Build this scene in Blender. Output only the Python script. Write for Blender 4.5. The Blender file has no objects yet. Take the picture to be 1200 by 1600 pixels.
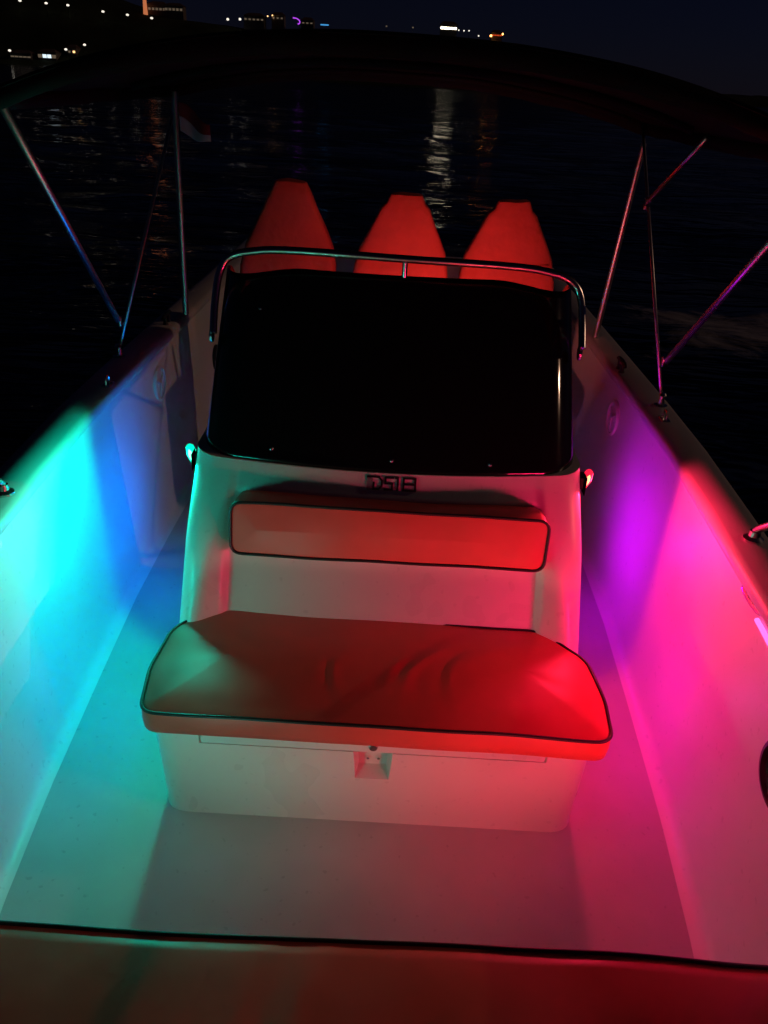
import bpy, bmesh, math, random
import numpy as np
from mathutils import Vector, Matrix, noise
R = math.radians
random.seed(7)
sc = bpy.context.scene

# ------------------------------------------------------------------ camera, sky, light, exposure
cam_d = bpy.data.cameras.new("camera")
cam = bpy.data.objects.new("camera", cam_d)
sc.collection.objects.link(cam)
PITCH, ROLL = R(29.2), R(3.3)
cam.matrix_world = (Matrix.Translation((0, 0, 2.0)) @ Matrix.Rotation(R(90) - PITCH, 4, 'X')
                    @ Matrix.Rotation(ROLL, 4, 'Z'))
cam_d.sensor_fit = 'VERTICAL'
cam_d.sensor_height = 36.0
cam_d.lens = 36.0 * 1208 / 1600
cam_d.clip_start = 0.05
cam_d.clip_end = 30000
sc.camera = cam

SUN_DIR = Vector((0.90, 0.08, 0.42)).normalized()      # towards the far harbour floodlight, low on the right
world = bpy.data.worlds.new("World")
sc.world = world
world.use_nodes = True
wn = world.node_tree
bg = wn.nodes["Background"]
sky = wn.nodes.new("ShaderNodeTexSky")
sky.sky_type = 'NISHITA'
sky.sun_disc = False
sky.sun_elevation = math.asin(SUN_DIR.z)
sky.sun_rotation = math.atan2(SUN_DIR.x, SUN_DIR.y)
sky.dust_density = 0.0
sky.ozone_density = 6.0
tint = wn.nodes.new("ShaderNodeVectorMath"); tint.operation = 'MULTIPLY'
tint.inputs[1].default_value = (0.62, 0.50, 1.05)       # night sky: violet-blue
wn.links.new(sky.outputs[0], tint.inputs[0])
wn.links.new(tint.outputs[0], bg.inputs[0])
bg.inputs[1].default_value = 0.0012

sun_d = bpy.data.lights.new("sun", 'SUN')
sun_d.energy = 0.16
sun_d.angle = R(0.5)
sun_d.color = (1.0, 0.56, 0.36)
sun = bpy.data.objects.new("sun", sun_d)
sc.collection.objects.link(sun)
sun.rotation_euler = (-SUN_DIR).to_track_quat('-Z', 'Y').to_euler()
sun.location = (6, 3, 5)

vs = sc.view_settings
vs.view_transform = 'Standard'
vs.look = 'None'
vs.gamma = 1
vs.exposure = 0
vs.use_curve_mapping = False
sc.cycles.use_denoising = True
sc.cycles.max_bounces = 5
sc.cycles.diffuse_bounces = 4
sc.cycles.glossy_bounces = 2
sc.cycles.use_adaptive_sampling = True
sc.cycles.adaptive_threshold = 0.04
sc.cycles.sample_clamp_indirect = 6

# ------------------------------------------------------------------ materials
def new_mat(name):
    m = bpy.data.materials.new(name)
    m.use_nodes = True
    nt = m.node_tree
    return m, nt, nt.nodes["Principled BSDF"]

def nd(nt, kind, **kw):
    n = nt.nodes.new(kind)
    for k, v in kw.items():
        if k in n.inputs:
            n.inputs[k].default_value = v
        else:
            setattr(n, k, v)
    return n

def surface(name, col, rough=0.5, metal=0.0, var=0.08, vscale=3.0, bump=0.0, bscale=60.0, bdist=0.002,
            coat=0.0, rough_var=0.1, spec=0.5, speck=0.0):
    """Principled material with procedural colour drift, roughness drift and fine relief."""
    m, nt, p = new_mat(name)
    tc = nd(nt, "ShaderNodeTexCoord")
    n1 = nd(nt, "ShaderNodeTexNoise", Scale=vscale, Detail=3.0, Roughness=0.6)
    nt.links.new(tc.outputs["Object"], n1.inputs["Vector"])
    ramp = nd(nt, "ShaderNodeMapRange")
    ramp.inputs[1].default_value = 0.3; ramp.inputs[2].default_value = 0.7
    ramp.inputs[3].default_value = 1 - var; ramp.inputs[4].default_value = 1 + var * 0.4
    nt.links.new(n1.outputs[0], ramp.inputs[0])
    mul = nd(nt, "ShaderNodeVectorMath", operation='SCALE')
    mul.inputs[0].default_value = col[:3]
    nt.links.new(ramp.outputs[0], mul.inputs["Scale"])
    last = mul.outputs[0]
    if speck:
        n3 = nd(nt, "ShaderNodeTexNoise", Scale=45.0, Detail=1.0)
        nt.links.new(tc.outputs["Object"], n3.inputs["Vector"])
        r3 = nd(nt, "ShaderNodeMapRange")
        r3.inputs[1].default_value = 0.68; r3.inputs[2].default_value = 0.76
        r3.inputs[3].default_value = 1.0; r3.inputs[4].default_value = 1 - speck
        nt.links.new(n3.outputs[0], r3.inputs[0])
        m2 = nd(nt, "ShaderNodeVectorMath", operation='SCALE')
        nt.links.new(last, m2.inputs[0]); nt.links.new(r3.outputs[0], m2.inputs["Scale"])
        last = m2.outputs[0]
    nt.links.new(last, p.inputs["Base Color"])
    rr = nd(nt, "ShaderNodeMapRange")
    rr.inputs[1].default_value = 0.3; rr.inputs[2].default_value = 0.7
    rr.inputs[3].default_value = max(0.02, rough - rough_var); rr.inputs[4].default_value = min(1, rough + rough_var)
    nt.links.new(n1.outputs[0], rr.inputs[0])
    nt.links.new(rr.outputs[0], p.inputs["Roughness"])
    p.inputs["Metallic"].default_value = metal
    p.inputs["Specular IOR Level"].default_value = spec
    p.inputs["Coat Weight"].default_value = coat
    p.inputs["Coat Roughness"].default_value = 0.15
    if bump:
        n2 = nd(nt, "ShaderNodeTexNoise", Scale=bscale, Detail=1.5)
        nt.links.new(tc.outputs["Object"], n2.inputs["Vector"])
        b = nd(nt, "ShaderNodeBump", Strength=bump, Distance=bdist)
        nt.links.new(n2.outputs[0], b.inputs["Height"])
        nt.links.new(b.outputs[0], p.inputs["Normal"])
    return m

def emitter(name, col, strength, sample=False):
    m, nt, p = new_mat(name)
    p.inputs["Base Color"].default_value = (*[c * 0.5 for c in col], 1)
    p.inputs["Emission Color"].default_value = (*col, 1)
    p.inputs["Emission Strength"].default_value = strength
    m.cycles.emission_sampling = 'FRONT' if sample else 'NONE'
    return m

M = {}
M['gelcoat'] = surface('gelcoat', (0.74, 0.72, 0.68), 0.32, var=0.05, coat=0.25, bump=0.04, bscale=6, bdist=0.01, speck=0.10)
M['liner'] = surface('liner_gelcoat', (0.72, 0.71, 0.68), 0.45, var=0.06, bump=0.06, bscale=4, bdist=0.012, speck=0.12)
M['sole'] = surface('non_skid_sole', (0.46, 0.455, 0.45), 0.6, var=0.14, vscale=2.2, bump=0.35, bscale=420, bdist=0.0012, speck=0.18)
M['gunwale'] = surface('gunwale_gelcoat', (0.55, 0.54, 0.52), 0.4, var=0.08, bump=0.03, bscale=12, bdist=0.004)
M['hull'] = surface('hull_gelcoat', (0.5, 0.5, 0.5), 0.3, var=0.05)
M['vinyl'] = surface('red_vinyl', (0.64, 0.095, 0.07), 0.42, var=0.12, vscale=5, bump=0.15, bscale=300, bdist=0.0006, rough_var=0.08)
M['seat_cloth'] = surface('red_cover_cloth', (0.50, 0.06, 0.045), 0.85, var=0.12, vscale=14, bump=0.4, bscale=24, bdist=0.014, spec=0.2)
M['piping'] = surface('black_piping', (0.012, 0.012, 0.012), 0.45)
M['acrylic'] = surface('black_acrylic', (0.005, 0.005, 0.0055), 0.09, var=0.0, rough_var=0.03, bump=0.02, bscale=3, bdist=0.01)
M['steel'] = surface('stainless_steel', (0.62, 0.61, 0.59), 0.24, metal=1.0, rough_var=0.02, vscale=6)
M['matt_black'] = surface('matt_black', (0.0008, 0.0008, 0.0008), 1.0, var=0, spec=0.0)
M['pole_steel'] = surface('brushed_pole_steel', (0.62, 0.61, 0.59), 0.40, metal=1.0, rough_var=0.03, vscale=6)
M['black'] = surface('black_plastic', (0.012, 0.012, 0.013), 0.45)
M['canvas'] = surface('black_canvas', (0.010, 0.009, 0.010), 0.9, var=0.2, bump=0.3, bscale=300, bdist=0.001, spec=0.1)
M['white_plastic'] = surface('white_plastic', (0.7, 0.7, 0.69), 0.35)
M['grey_badge'] = surface('grey_badge', (0.30, 0.29, 0.29), 0.35, metal=0.2)
M['flag_red'] = surface('flag_red', (0.14, 0.008, 0.01), 0.9, bump=0.2, bscale=200)
M['flag_white'] = surface('flag_white', (0.34, 0.30, 0.31), 0.9, bump=0.2, bscale=200)
M['rope'] = surface('rope', (0.5, 0.47, 0.42), 0.9, bump=0.5, bscale=150)
M['green_lens'] = emitter('green_lens', (0.0, 1.0, 0.55), 1.3)
M['green_core'] = emitter('green_core', (0.14, 1.0, 0.6), 5)
M['red_core'] = emitter('red_core', (1.0, 0.22, 0.09), 5)
M['red_lens'] = emitter('red_lens', (1.0, 0.01, 0.04), 1.6)
M['blue_lens'] = emitter('blue_lens', (0.04, 0.10, 1.0), 4)
M['teal_led'] = emitter('teal_led', (.1, 1.0, .75), 3)
M['red_led'] = emitter('red_led', (1.0, .08, .35), 3)
M['earth'] = surface('dark_hillside', (0.035, 0.045, 0.025), 0.95, var=0.5, vscale=0.05, spec=0.05)
M['wall'] = surface('house_wall', (0.16, 0.14, 0.12), 0.9)
M['roof'] = surface('house_roof', (0.10, 0.06, 0.05), 0.9)
M['leaf'] = surface('dark_leaf', (0.03, 0.05, 0.02), 0.8, var=0.4)
M['bark'] = surface('bark', (0.06, 0.045, 0.03), 0.9)
M['lit_white'] = emitter('lit_white', (1.0, 0.92, 0.78), 1.1)
M['lit_bright'] = emitter('lit_bright', (1.0, 0.86, 0.62), 8, True)
M['lit_cool'] = emitter('lit_cool', (0.75, 0.9, 1.0), 1.2)
M['lit_warm'] = emitter('lit_warm', (1.0, 0.55, 0.22), 2)
M['lit_dim'] = emitter('lit_dim', (1.0, 0.75, 0.5), 0.10)
M['lit_orange'] = emitter('lit_orange', (1.0, 0.40, 0.10), 6, True)
M['lit_red'] = emitter('lit_red', (1.0, 0.10, 0.02), 0.6)
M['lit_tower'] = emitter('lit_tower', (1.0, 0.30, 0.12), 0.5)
M['lit_purple'] = emitter('lit_purple', (0.55, 0.08, 1.0), 0.9)
M['lit_blue'] = emitter('lit_blue', (0.08, 0.45, 1.0), 0.7)

# ------------------------------------------------------------------ builders
def link(o, parent=None):
    sc.collection.objects.link(o)
    if parent is not None:
        o.parent = parent
    return o

def mesh(name, verts, faces, mat, parent=None, smooth=True, loc=None):
    me = bpy.data.meshes.new(name)
    me.from_pydata([tuple(v) for v in verts], [], faces)
    bm = bmesh.new(); bm.from_mesh(me)
    bmesh.ops.recalc_face_normals(bm, faces=bm.faces)
    bm.to_mesh(me); bm.free()
    me.materials.append(mat)
    if smooth:
        me.shade_smooth()
        for p_ in me.polygons: p_.use_smooth = True
    o = bpy.data.objects.new(name, me)
    if loc: o.location = loc
    return link(o, parent)

def auto_sharp(o, deg=35):
    me = o.data
    bm = bmesh.new(); bm.from_mesh(me)
    for e in bm.edges:
        if len(e.link_faces) == 2 and e.calc_face_angle(0) > R(deg):
            e.smooth = False
    bm.to_mesh(me); bm.free()
    return o

def thing(name, label, cat, loc=(0, 0, 0), group=None):
    o = bpy.data.objects.new(name, None)
    o.empty_display_size = 0.1
    link(o); o.location = loc
    return tag(o, label, cat, group)

def tag(o, label=None, cat=None, group=None, kind=None):
    if label: o["label"] = label
    if cat: o["category"] = cat
    if group: o["group"] = group
    if kind: o["kind"] = kind
    return o

def at(t, pts):
    """world points -> local points of an unrotated thing"""
    l = t.location
    return [(p[0] - l.x, p[1] - l.y, p[2] - l.z) for p in pts]

class G:
    """collects geometry for one mesh"""
    def __init__(s): s.v = []; s.f = []
    def add(s, v, f):
        k = len(s.v); s.v += [tuple(q) for q in v]; s.f += [[i + k for i in q] for q in f]; return s
    def build(s, name, mat, parent=None, smooth=True, sharp=35):
        l = Vector((0, 0, 0))
        pr = parent
        while pr is not None:
            l += pr.location; pr = pr.parent
        o = mesh(name, [(a - l.x, b - l.y, c - l.z) for a, b, c in s.v], s.f, mat, parent, smooth)
        if smooth and sharp: auto_sharp(o, sharp)
        return o
    def tube(s, pts, r, seg=12, cap=True, closed=False):
        pts = [Vector(p) for p in pts]; n = len(pts)
        rs = r if isinstance(r, (list, tuple)) else [r] * n
        V = []; F = []
        up = None
        for i, p in enumerate(pts):
            a = pts[(i - 1) % n] if (closed or i > 0) else p
            b = pts[(i + 1) % n] if (closed or i < n - 1) else p
            t = (b - a).normalized()
            if up is None:
                up = t.orthogonal().normalized()
            up = (up - t * up.dot(t)).normalized()
            w = t.cross(up)
            for k in range(seg):
                an = 2 * math.pi * k / seg
                V.append(p + (up * math.cos(an) + w * math.sin(an)) * rs[i])
        m = n if closed else n - 1
        for i in range(m):
            j = (i + 1) % n
            for k in range(seg):
                k2 = (k + 1) % seg
                F.append([i * seg + k, i * seg + k2, j * seg + k2, j * seg + k])
        if cap and not closed:
            F.append(list(range(seg))[::-1]); F.append([(n - 1) * seg + k for k in range(seg)])
        return s.add(V, F)
    def box(s, lo, hi, bev=0.0, mat=None):
        bm = bmesh.new()
        bmesh.ops.create_cube(bm, size=1)
        for v in bm.verts:
            v.co = Vector([(lo[i] + hi[i]) / 2 + v.co[i] * (hi[i] - lo[i]) for i in range(3)])
        if bev:
            bmesh.ops.bevel(bm, geom=bm.edges[:], offset=bev, segments=3, affect='EDGES', profile=0.5)
        if mat is not None: bmesh.ops.transform(bm, matrix=mat, verts=bm.verts)
        bm.verts.index_update()
        s.add([v.co[:] for v in bm.verts], [[v.index for v in f.verts] for f in bm.faces])
        bm.free(); return s
    def lathe(s, prof, origin, axis, seg=24):
        """prof: (radius, height) along axis"""
        a = Vector(axis).normalized(); u = a.orthogonal().normalized(); w = a.cross(u); o = Vector(origin)
        V = []; F = []
        for r, h in prof:
            for k in range(seg):
                an = 2 * math.pi * k / seg
                V.append(o + a * h + (u * math.cos(an) + w * math.sin(an)) * r)
        for i in range(len(prof) - 1):
            for k in range(seg):
                k2 = (k + 1) % seg
                F.append([i * seg + k, i * seg + k2, (i + 1) * seg + k2, (i + 1) * seg + k])
        F.append(list(range(seg))[::-1]); F.append([(len(prof) - 1) * seg + k for k in range(seg)])
        return s.add(V, F)

def smooth_path(pts, n=8):
    """Catmull-Rom through points"""
    P = [Vector(p) for p in pts]; P = [P[0] * 2 - P[1]] + P + [P[-1] * 2 - P[-2]]
    out = []
    for i in range(1, len(P) - 2):
        for k in range(n):
            t = k / n
            a, b, c, d = P[i - 1], P[i], P[i + 1], P[i + 2]
            out.append(0.5 * ((2 * b) + (c - a) * t + (2 * a - 5 * b + 4 * c - d) * t * t + (3 * b - a - 3 * c + d) * t ** 3))
    out.append(P[-2]); return out

def rounded_outline(pts, r, seg=6):
    """2-D polygon with rounded corners; r scalar or list"""
    out = []; n = len(pts)
    rs = r if isinstance(r, (list, tuple)) else [r] * n
    for i in range(n):
        p = Vector(pts[i]); a = Vector(pts[i - 1]); b = Vector(pts[(i + 1) % n])
        da = (a - p); db = (b - p)
        ang = da.angle(db); d = min(rs[i] / math.tan(ang / 2), da.length * .49, db.length * .49)
        p0 = p + da.normalized() * d; p2 = p + db.normalized() * d
        for k in range(seg + 1):
            t = k / seg
            out.append((1 - t) ** 2 * p0 + 2 * t * (1 - t) * p + t * t * p2)
    return out

def resample(poly, step):
    out = []
    for i in range(len(poly)):
        a = poly[i]; b = poly[(i + 1) % len(poly)]
        k = max(1, int((b - a).length / step))
        for j in range(k): out.append(a.lerp(b, j / k))
    return out

def lerp_table(tab, y):
    if y <= tab[0][0]: return tab[0][1]
    for (a, va), (b, vb) in zip(tab, tab[1:]):
        if y <= b:
            t = (y - a) / (b - a); return va + (vb - va) * t
    return tab[-1][1]

def sstep(a, b, x):
    t = min(1, max(0, (x - a) / (b - a))); return t * t * (3 - 2 * t)

# ------------------------------------------------------------------ the sea
def wave(x, y):
    r = math.hypot(x, y)
    k = 1.0 / (1.0 + (r / 90.0) ** 2)
    z = 0.0
    for (dx, dy, L, A) in ((.3, .95, 7.5, .045), (-.55, .83, 4.1, .03), (.8, .6, 2.6, .016), (.05, 1, 1.7, .011), (-.9, .4, 1.2, .007)):
        z += A * math.sin((x * dx + y * dy) * 2 * math.pi / L + 3 * noise.noise((x * .06, y * .06, L)))
    return z * k

def make_sea():
    radii = [0.0]; r = 1.6
    while r < 22000:
        radii.append(r); r *= 1.028 if r < 150 else 1.12
    n = 220; V = [(0, 0, 0)]; F = []
    for rr in radii[1:]:
        for k in range(n):
            a = 2 * math.pi * k / n; x = rr * math.cos(a); y = rr * math.sin(a) + 2
            V.append((x, y, wave(x, y)))
    for k in range(n): F.append([0, 1 + k, 1 + (k + 1) % n])
    for i in range(len(radii) - 2):
        o0 = 1 + i * n; o1 = o0 + n
        for k in range(n):
            k2 = (k + 1) % n
            F.append([o0 + k, o1 + k, o1 + k2, o0 + k2])
    m, nt, p = new_mat('sea_water')
    tc = nd(nt, "ShaderNodeTexCoord")
    p.inputs["Base Color"].default_value = (0.0015, 0.003, 0.008, 1)
    p.inputs["Roughness"].default_value = 0.08
    p.inputs["IOR"].default_value = 1.33
    mp = nd(nt, "ShaderNodeMapping"); mp.inputs["Scale"].default_value = (0.30, 1.0, 1.0)
    nt.links.new(tc.outputs["Object"], mp.inputs[0])
    n1 = nd(nt, "ShaderNodeTexNoise", Scale=0.9, Detail=4.0, Roughness=0.62, Distortion=0.4)
    n2 = nd(nt, "ShaderNodeTexNoise", Scale=0.16, Detail=1.0)
    nt.links.new(mp.outputs[0], n1.inputs["Vector"]); nt.links.new(mp.outputs[0], n2.inputs["Vector"])
    ad = nd(nt, "ShaderNodeMath", operation='MULTIPLY_ADD'); ad.inputs[1].default_value = 2.2
    nt.links.new(n2.outputs[0], ad.inputs[0]); nt.links.new(n1.outputs[0], ad.inputs[2])
    b = nd(nt, "ShaderNodeBump", Strength=0.8, Distance=0.60)
    nt.links.new(ad.outputs[0], b.inputs["Height"]); nt.links.new(b.outputs[0], p.inputs["Normal"])
    # churned foam of the wake along the right side of the boat
    sep = nd(nt, "ShaderNodeSeparateXYZ"); nt.links.new(tc.outputs["Object"], sep.inputs[0])
    def gauss(sock, c, w):
        a = nd(nt, "ShaderNodeMath", operation='SUBTRACT'); a.inputs[1].default_value = c; nt.links.new(sock, a.inputs[0])
        d = nd(nt, "ShaderNodeMath", operation='DIVIDE'); d.inputs[1].default_value = w; nt.links.new(a.outputs[0], d.inputs[0])
        q = nd(nt, "ShaderNodeMath", operation='MULTIPLY'); nt.links.new(d.outputs[0], q.inputs[0]); nt.links.new(d.outputs[0], q.inputs[1])
        o = nd(nt, "ShaderNodeMath", operation='SUBTRACT'); o.inputs[0].default_value = 1.0; nt.links.new(q.outputs[0], o.inputs[1])
        return o.outputs[0]
    g1 = gauss(sep.outputs[0], 4.4, 2.2); g2 = gauss(sep.outputs[1], 9.3, 1.5)
    mn = nd(nt, "ShaderNodeMath", operation='MINIMUM'); nt.links.new(g1, mn.inputs[0]); nt.links.new(g2, mn.inputs[1])
    n4 = nd(nt, "ShaderNodeTexNoise", Scale=1.1, Detail=5.0, Roughness=0.75, Distortion=1.0)
    nt.links.new(tc.outputs["Object"], n4.inputs["Vector"])
    s_ = nd(nt, "ShaderNodeMath", operation='MULTIPLY_ADD'); s_.inputs[1].default_value = 0.35
    nt.links.new(mn.outputs[0], s_.inputs[0]); nt.links.new(n4.outputs[0], s_.inputs[2])
    fr = nd(nt, "ShaderNodeMapRange"); fr.inputs[1].default_value = 0.70; fr.inputs[2].default_value = 1.0
    nt.links.new(s_.outputs[0], fr.inputs[0])
    df = nd(nt, "ShaderNodeBsdfDiffuse"); df.inputs[0].default_value = (0.55, 0.55, 0.57, 1)
    mx = nd(nt, "ShaderNodeMixShader")
    out = nt.nodes["Material Output"]
    nt.links.new(fr.outputs[0], mx.inputs[0]); nt.links.new(p.outputs[0], mx.inputs[1]); nt.links.new(df.outputs[0], mx.inputs[2])
    nt.links.new(mx.outputs[0], out.inputs[0])
    o = mesh('sea', V, F, m, loc=(0, 0, -0.45))
    tag(o, kind='structure')
make_sea()

# ------------------------------------------------------------------ the shore hills
def hill_h(x, y):
    ridge = lerp_table([(-520, 95), (-330, 64), (-215, 44), (-165, 33), (-131, 24.5), (-78, 20.5), (20, 20.5), (60, 17.5), (95, 9), (150, 4), (260, 5), (420, 3)], x)
    k = sstep(388 - (24 if x < -90 else 0), 446, y)
    return ridge * k * (1 + 0.05 * noise.noise((x * .03, y * .03, 1))) + 1.2 * noise.noise((x * .08, y * .08, 5)) * k - 2.0 * (1 - k)

def make_hills():
    V = []; F = []; nx, ny = 150, 30
    for j in range(ny + 1):
        for i in range(nx + 1):
            x = -560 + 1100 * i / nx; y = 350 + 260 * (j / ny)
            V.append((x, y, hill_h(x, y) - 0.45))
    for j in range(ny):
        for i in range(nx):
            a = j * (nx + 1) + i
            F.append([a, a + 1, a + nx + 2, a + nx + 1])
    o = mesh('hills', V, F, M['earth'])
    tag(o, kind='structure')
make_hills()

# ------------------------------------------------------------------ the boat hull
CX = -0.035
FLOOR_W = [(-2.2, .02), (-1.6, .30), (-1.0, .55), (-.3, .76), (.5, .89), (1.3, .98), (1.67, 1.01), (2.2, 1.035), (2.7, 1.055), (3.2, 1.055), (4.0, 1.04), (5.0, 1.02), (6.4, 1.0)]
def fw(y): return lerp_table(FLOOR_W, y)
def gz(y): return 0.0 if y > 1.0 else 0.05 * (1.0 - y) ** 1.2     # sheer rising to the bow

boat = thing('motor_boat', 'white open motor boat with grey sole, seen from its bow looking aft', 'boat', (CX, 3, 0))
ys = [-2.2 + 0.1 * i for i in range(87)]
def loft(name, prof, mat, sides=(-1, 1)):
    """prof(y) -> list of (offset from floor half width, z); mirrored strip on each side"""
    for s in sides:
        V = []; F = []
        n = len(prof(0))
        for y in ys:
            for (dx, z) in prof(y):
                V.append((CX + s * max(0.004, fw(y) + dx), y, z))
        for j in range(len(ys) - 1):
            for i in range(n - 1):
                a = j * n + i; F.append([a, a + 1, a + n + 1, a + n])
        g = G().add(V, F); g.build(name, mat, boat, sharp=50)
# sole: one sheet, edge turned up into the cove
V = []; F = []
for y in ys:
    w = fw(y)
    for t in (-1, -.66, -.33, 0, .33, .66, 1): V.append((CX + t * (w - 0.045), y, 0.0))
for j in range(len(ys) - 1):
    for i in range(6):
        a = j * 7 + i; F.append([a, a + 1, a + 8, a + 7])
G().add(V, F).build('sole', M['sole'], boat)
loft('side_liner', lambda y: [(-.0455, 0.0), (-.030, .003), (-.015, .010), (-.004, .022), (.003, .040), (.012, .12), (.030, .40), (.046, .66), (.052, .78), (.053, .803 + gz(y))], M['liner'])
loft('gunwale', lambda y: [(q[0], q[1] + gz(y)) for q in [(.075, .795), (.050, .795), (.043, .801), (.040, .812), (.042, .826), (.050, .838), (.064, .845), (.12, .848), (.165, .845), (.182, .838), (.190, .822), (.190, .775), (.182, .765), (.165, .760)]], M['gunwale'])
loft('topside', lambda y: [(.172, .79 + gz(y)), (.165, .60), (.12, .20), (.02, -.15), (-.14, -.45), (-.45, -.80), (-1.2, -.95)], M['hull'])
g = G()
g.add([(CX - 1.17, 6.4, .79), (CX + 1.17, 6.4, .79), (CX + 1.0, 6.4, -.6), (CX - 1.0, 6.4, -.6), (CX - 1.17, 6.34, .79), (CX + 1.17, 6.34, .79), (CX + 1.0, 6.34, -.6), (CX - 1.0, 6.34, -.6)],
      [[0, 1, 2, 3], [4, 7, 6, 5], [0, 4, 5, 1], [1, 5, 6, 2], [2, 6, 7, 3], [3, 7, 4, 0]])
g.build('transom', M['hull'], boat)
# bow bench that the near cushion lies on
out = rounded_outline([(-.74, .84), (-.42, -.9), (.36, -.9), (.70, .84)], [.08, .1, .1, .08])
n = len(out); V = []; F = []
for z, ins in ((0.0, 0), (.44, 0), (.455, .012)):
    for p in out: V.append((p.x * (1 - ins), p.y - ins, z))
for j in range(2):
    for i in range(n): F.append([j * n + i, j * n + (i + 1) % n, (j + 1) * n + (i + 1) % n, (j + 1) * n + i])
F.append([2 * n + i for i in range(n)])
G().add(V, F).build('bow_bench', M['gelcoat'], boat)

# ------------------------------------------------------------------ the console
con = thing('console', 'white centre console with built-in front seat and black wraparound windscreen', 'console', (0, 2.3, 0))
def evaluated(o):
    dg = bpy.context.evaluated_depsgraph_get()
    me = bpy.data.meshes.new_from_object(o.evaluated_get(dg))
    o.modifiers.clear(); old = o.data; o.data = me; me.name = old.name
# seat box
def ring_box(out, levels):
    n = len(out); V = []; F = []
    cx = sum(p.x for p in out) / n; cy = sum(p.y for p in out) / n
    ys_ = [p.y for p in out]; xs_ = [p.x for p in out]
    hx = (max(xs_) - min(xs_)) / 2; hy = (max(ys_) - min(ys_)) / 2; my = (max(ys_) + min(ys_)) / 2
    for z, ins in levels:
        for p in out: V.append((p.x * (1 - ins / hx), my + (p.y - my) * (1 - ins / hy), z))
    for j in range(len(levels) - 1):
        for i in range(n): F.append([j * n + i, j * n + (i + 1) % n, (j + 1) * n + (i + 1) % n, (j + 1) * n + i])
    F.append(list(range(n))[::-1]); F.append([(len(levels) - 1) * n + i for i in range(n)])
    return V, F
out = rounded_outline([(-.640, 1.605), (.650, 1.605), (.650, 2.98), (-.640, 2.98)], [.085, .085, .05, .05], 10)
V, F = ring_box(out, [(0.0005, .010), (.03, .012), (.06, .010), (.36, .0), (.40, .0), (.425, .004), (.438, .016), (.442, .04)])
box_o = G().add(V, F).build('seat_box', M['gelcoat'], con, sharp=40)
cut = G()
cut.add([(-.062, 1.55, .312), (.078, 1.55, .312), (.068, 1.55, .182), (-.052, 1.55, .182), (-.036, 1.66, .305), (.054, 1.66, .305), (.050, 1.66, .205), (-.032, 1.66, .205)],
        [[0, 1, 2, 3], [4, 7, 6, 5], [0, 4, 5, 1], [1, 5, 6, 2], [2, 6, 7, 3], [3, 7, 4, 0]])
cut_o = cut.build('cutter', M['gelcoat'])
cut_o.location = (0, 0, 0)
bm_ = box_o.modifiers.new('b', 'BOOLEAN'); bm_.operation = 'DIFFERENCE'; bm_.object = cut_o; bm_.solver = 'EXACT'
c2 = G(); c2.box((-.494, 1.55, .305), (.509, 1.620, .431), .004)
cut2 = c2.build('cutter', M['gelcoat'])
bm2 = box_o.modifiers.new('b2', 'BOOLEAN'); bm2.operation = 'DIFFERENCE'; bm2.object = cut2; bm2.solver = 'EXACT'
bpy.context.view_layer.update()
evaluated(box_o)
bpy.data.objects.remove(cut2)
bpy.data.objects.remove(cut_o)
auto_sharp(box_o, 30)
# drop-down locker door on the front of the seat box
g = G(); g.box((-.487, 1.600, .312), (.502, 1.616, .425), .005)
hatch = g.build('locker_door', M['gelcoat'], con)
g = G(); g.lathe([(.011, 0), (.013, .003), (.011, .006), (.004, .007)], (.008, 1.600, .336), (0, -1, 0), 16)
g.build('lock', M['steel'], hatch)
for (px, pz) in ((-.006, .272), (.026, .272), (-.006, .236), (.026, .236)):
    g = G(); g.lathe([(.0045, 0), (.0045, .002), (.002, .003)], (px, 1.662 - .010, pz), (0, -1, 0), 10)
    g.build('screw', M['steel'], con)

# reclined front of the console with its two wings
def y_panel(x, z):
    yp = 2.130 + (z - .945) * .52
    yw = 2.125 + (z - .94) * .672
    ax = abs(x - .006)
    rec = .016 * sstep(.868, .858, z) * sstep(.495, .470, ax)
    y = yp + rec
    d = max(0.0, yp - yw)
    xi = .462; xo = .462 + .012 + d * 1.9
    t = sstep(xi, xo, ax)
    y = y * (1 - t) + min(yp, yw) * t
    y += .19 * x * x * sstep(.70, .945, z)
    e = max(0.0, ax - .535) / .085          # rounded outer corner
    y += .085 * (1 - math.sqrt(max(0, 1 - min(1, e) ** 2))) * 1.0
    return y
zs = [.40 + .545 * i / 60 for i in range(61)]
xs = []
for i in range(111):
    t = -1 + 2 * i / 110
    xs.append(.006 + .6199 * (math.sin(t * math.pi / 2) * .5 + t * .5))
V = []; F = []
nx = len(xs) + 2
for z in zs:
    V.append((-.6145, 2.98, z))
    for x in xs: V.append((x, y_panel(x, z), z))
    V.append((.6265, 2.98, z))
for j in range(len(zs) - 1):
    for i in range(nx - 1):
        a = j * nx + i; F.append([a, a + 1, a + nx + 1, a + nx])
top = (len(zs) - 1) * nx
F.append([top + i for i in range(nx)])
G().add(V, F).build('front_panel', M['gelcoat'], con, sharp=55)

# dark dashboard behind the windscreen
g = G(); g.box((-.56, 2.42, .94), (.572, 2.96, 1.10), .02); g.build('dashboard', M['black'], con)

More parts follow.
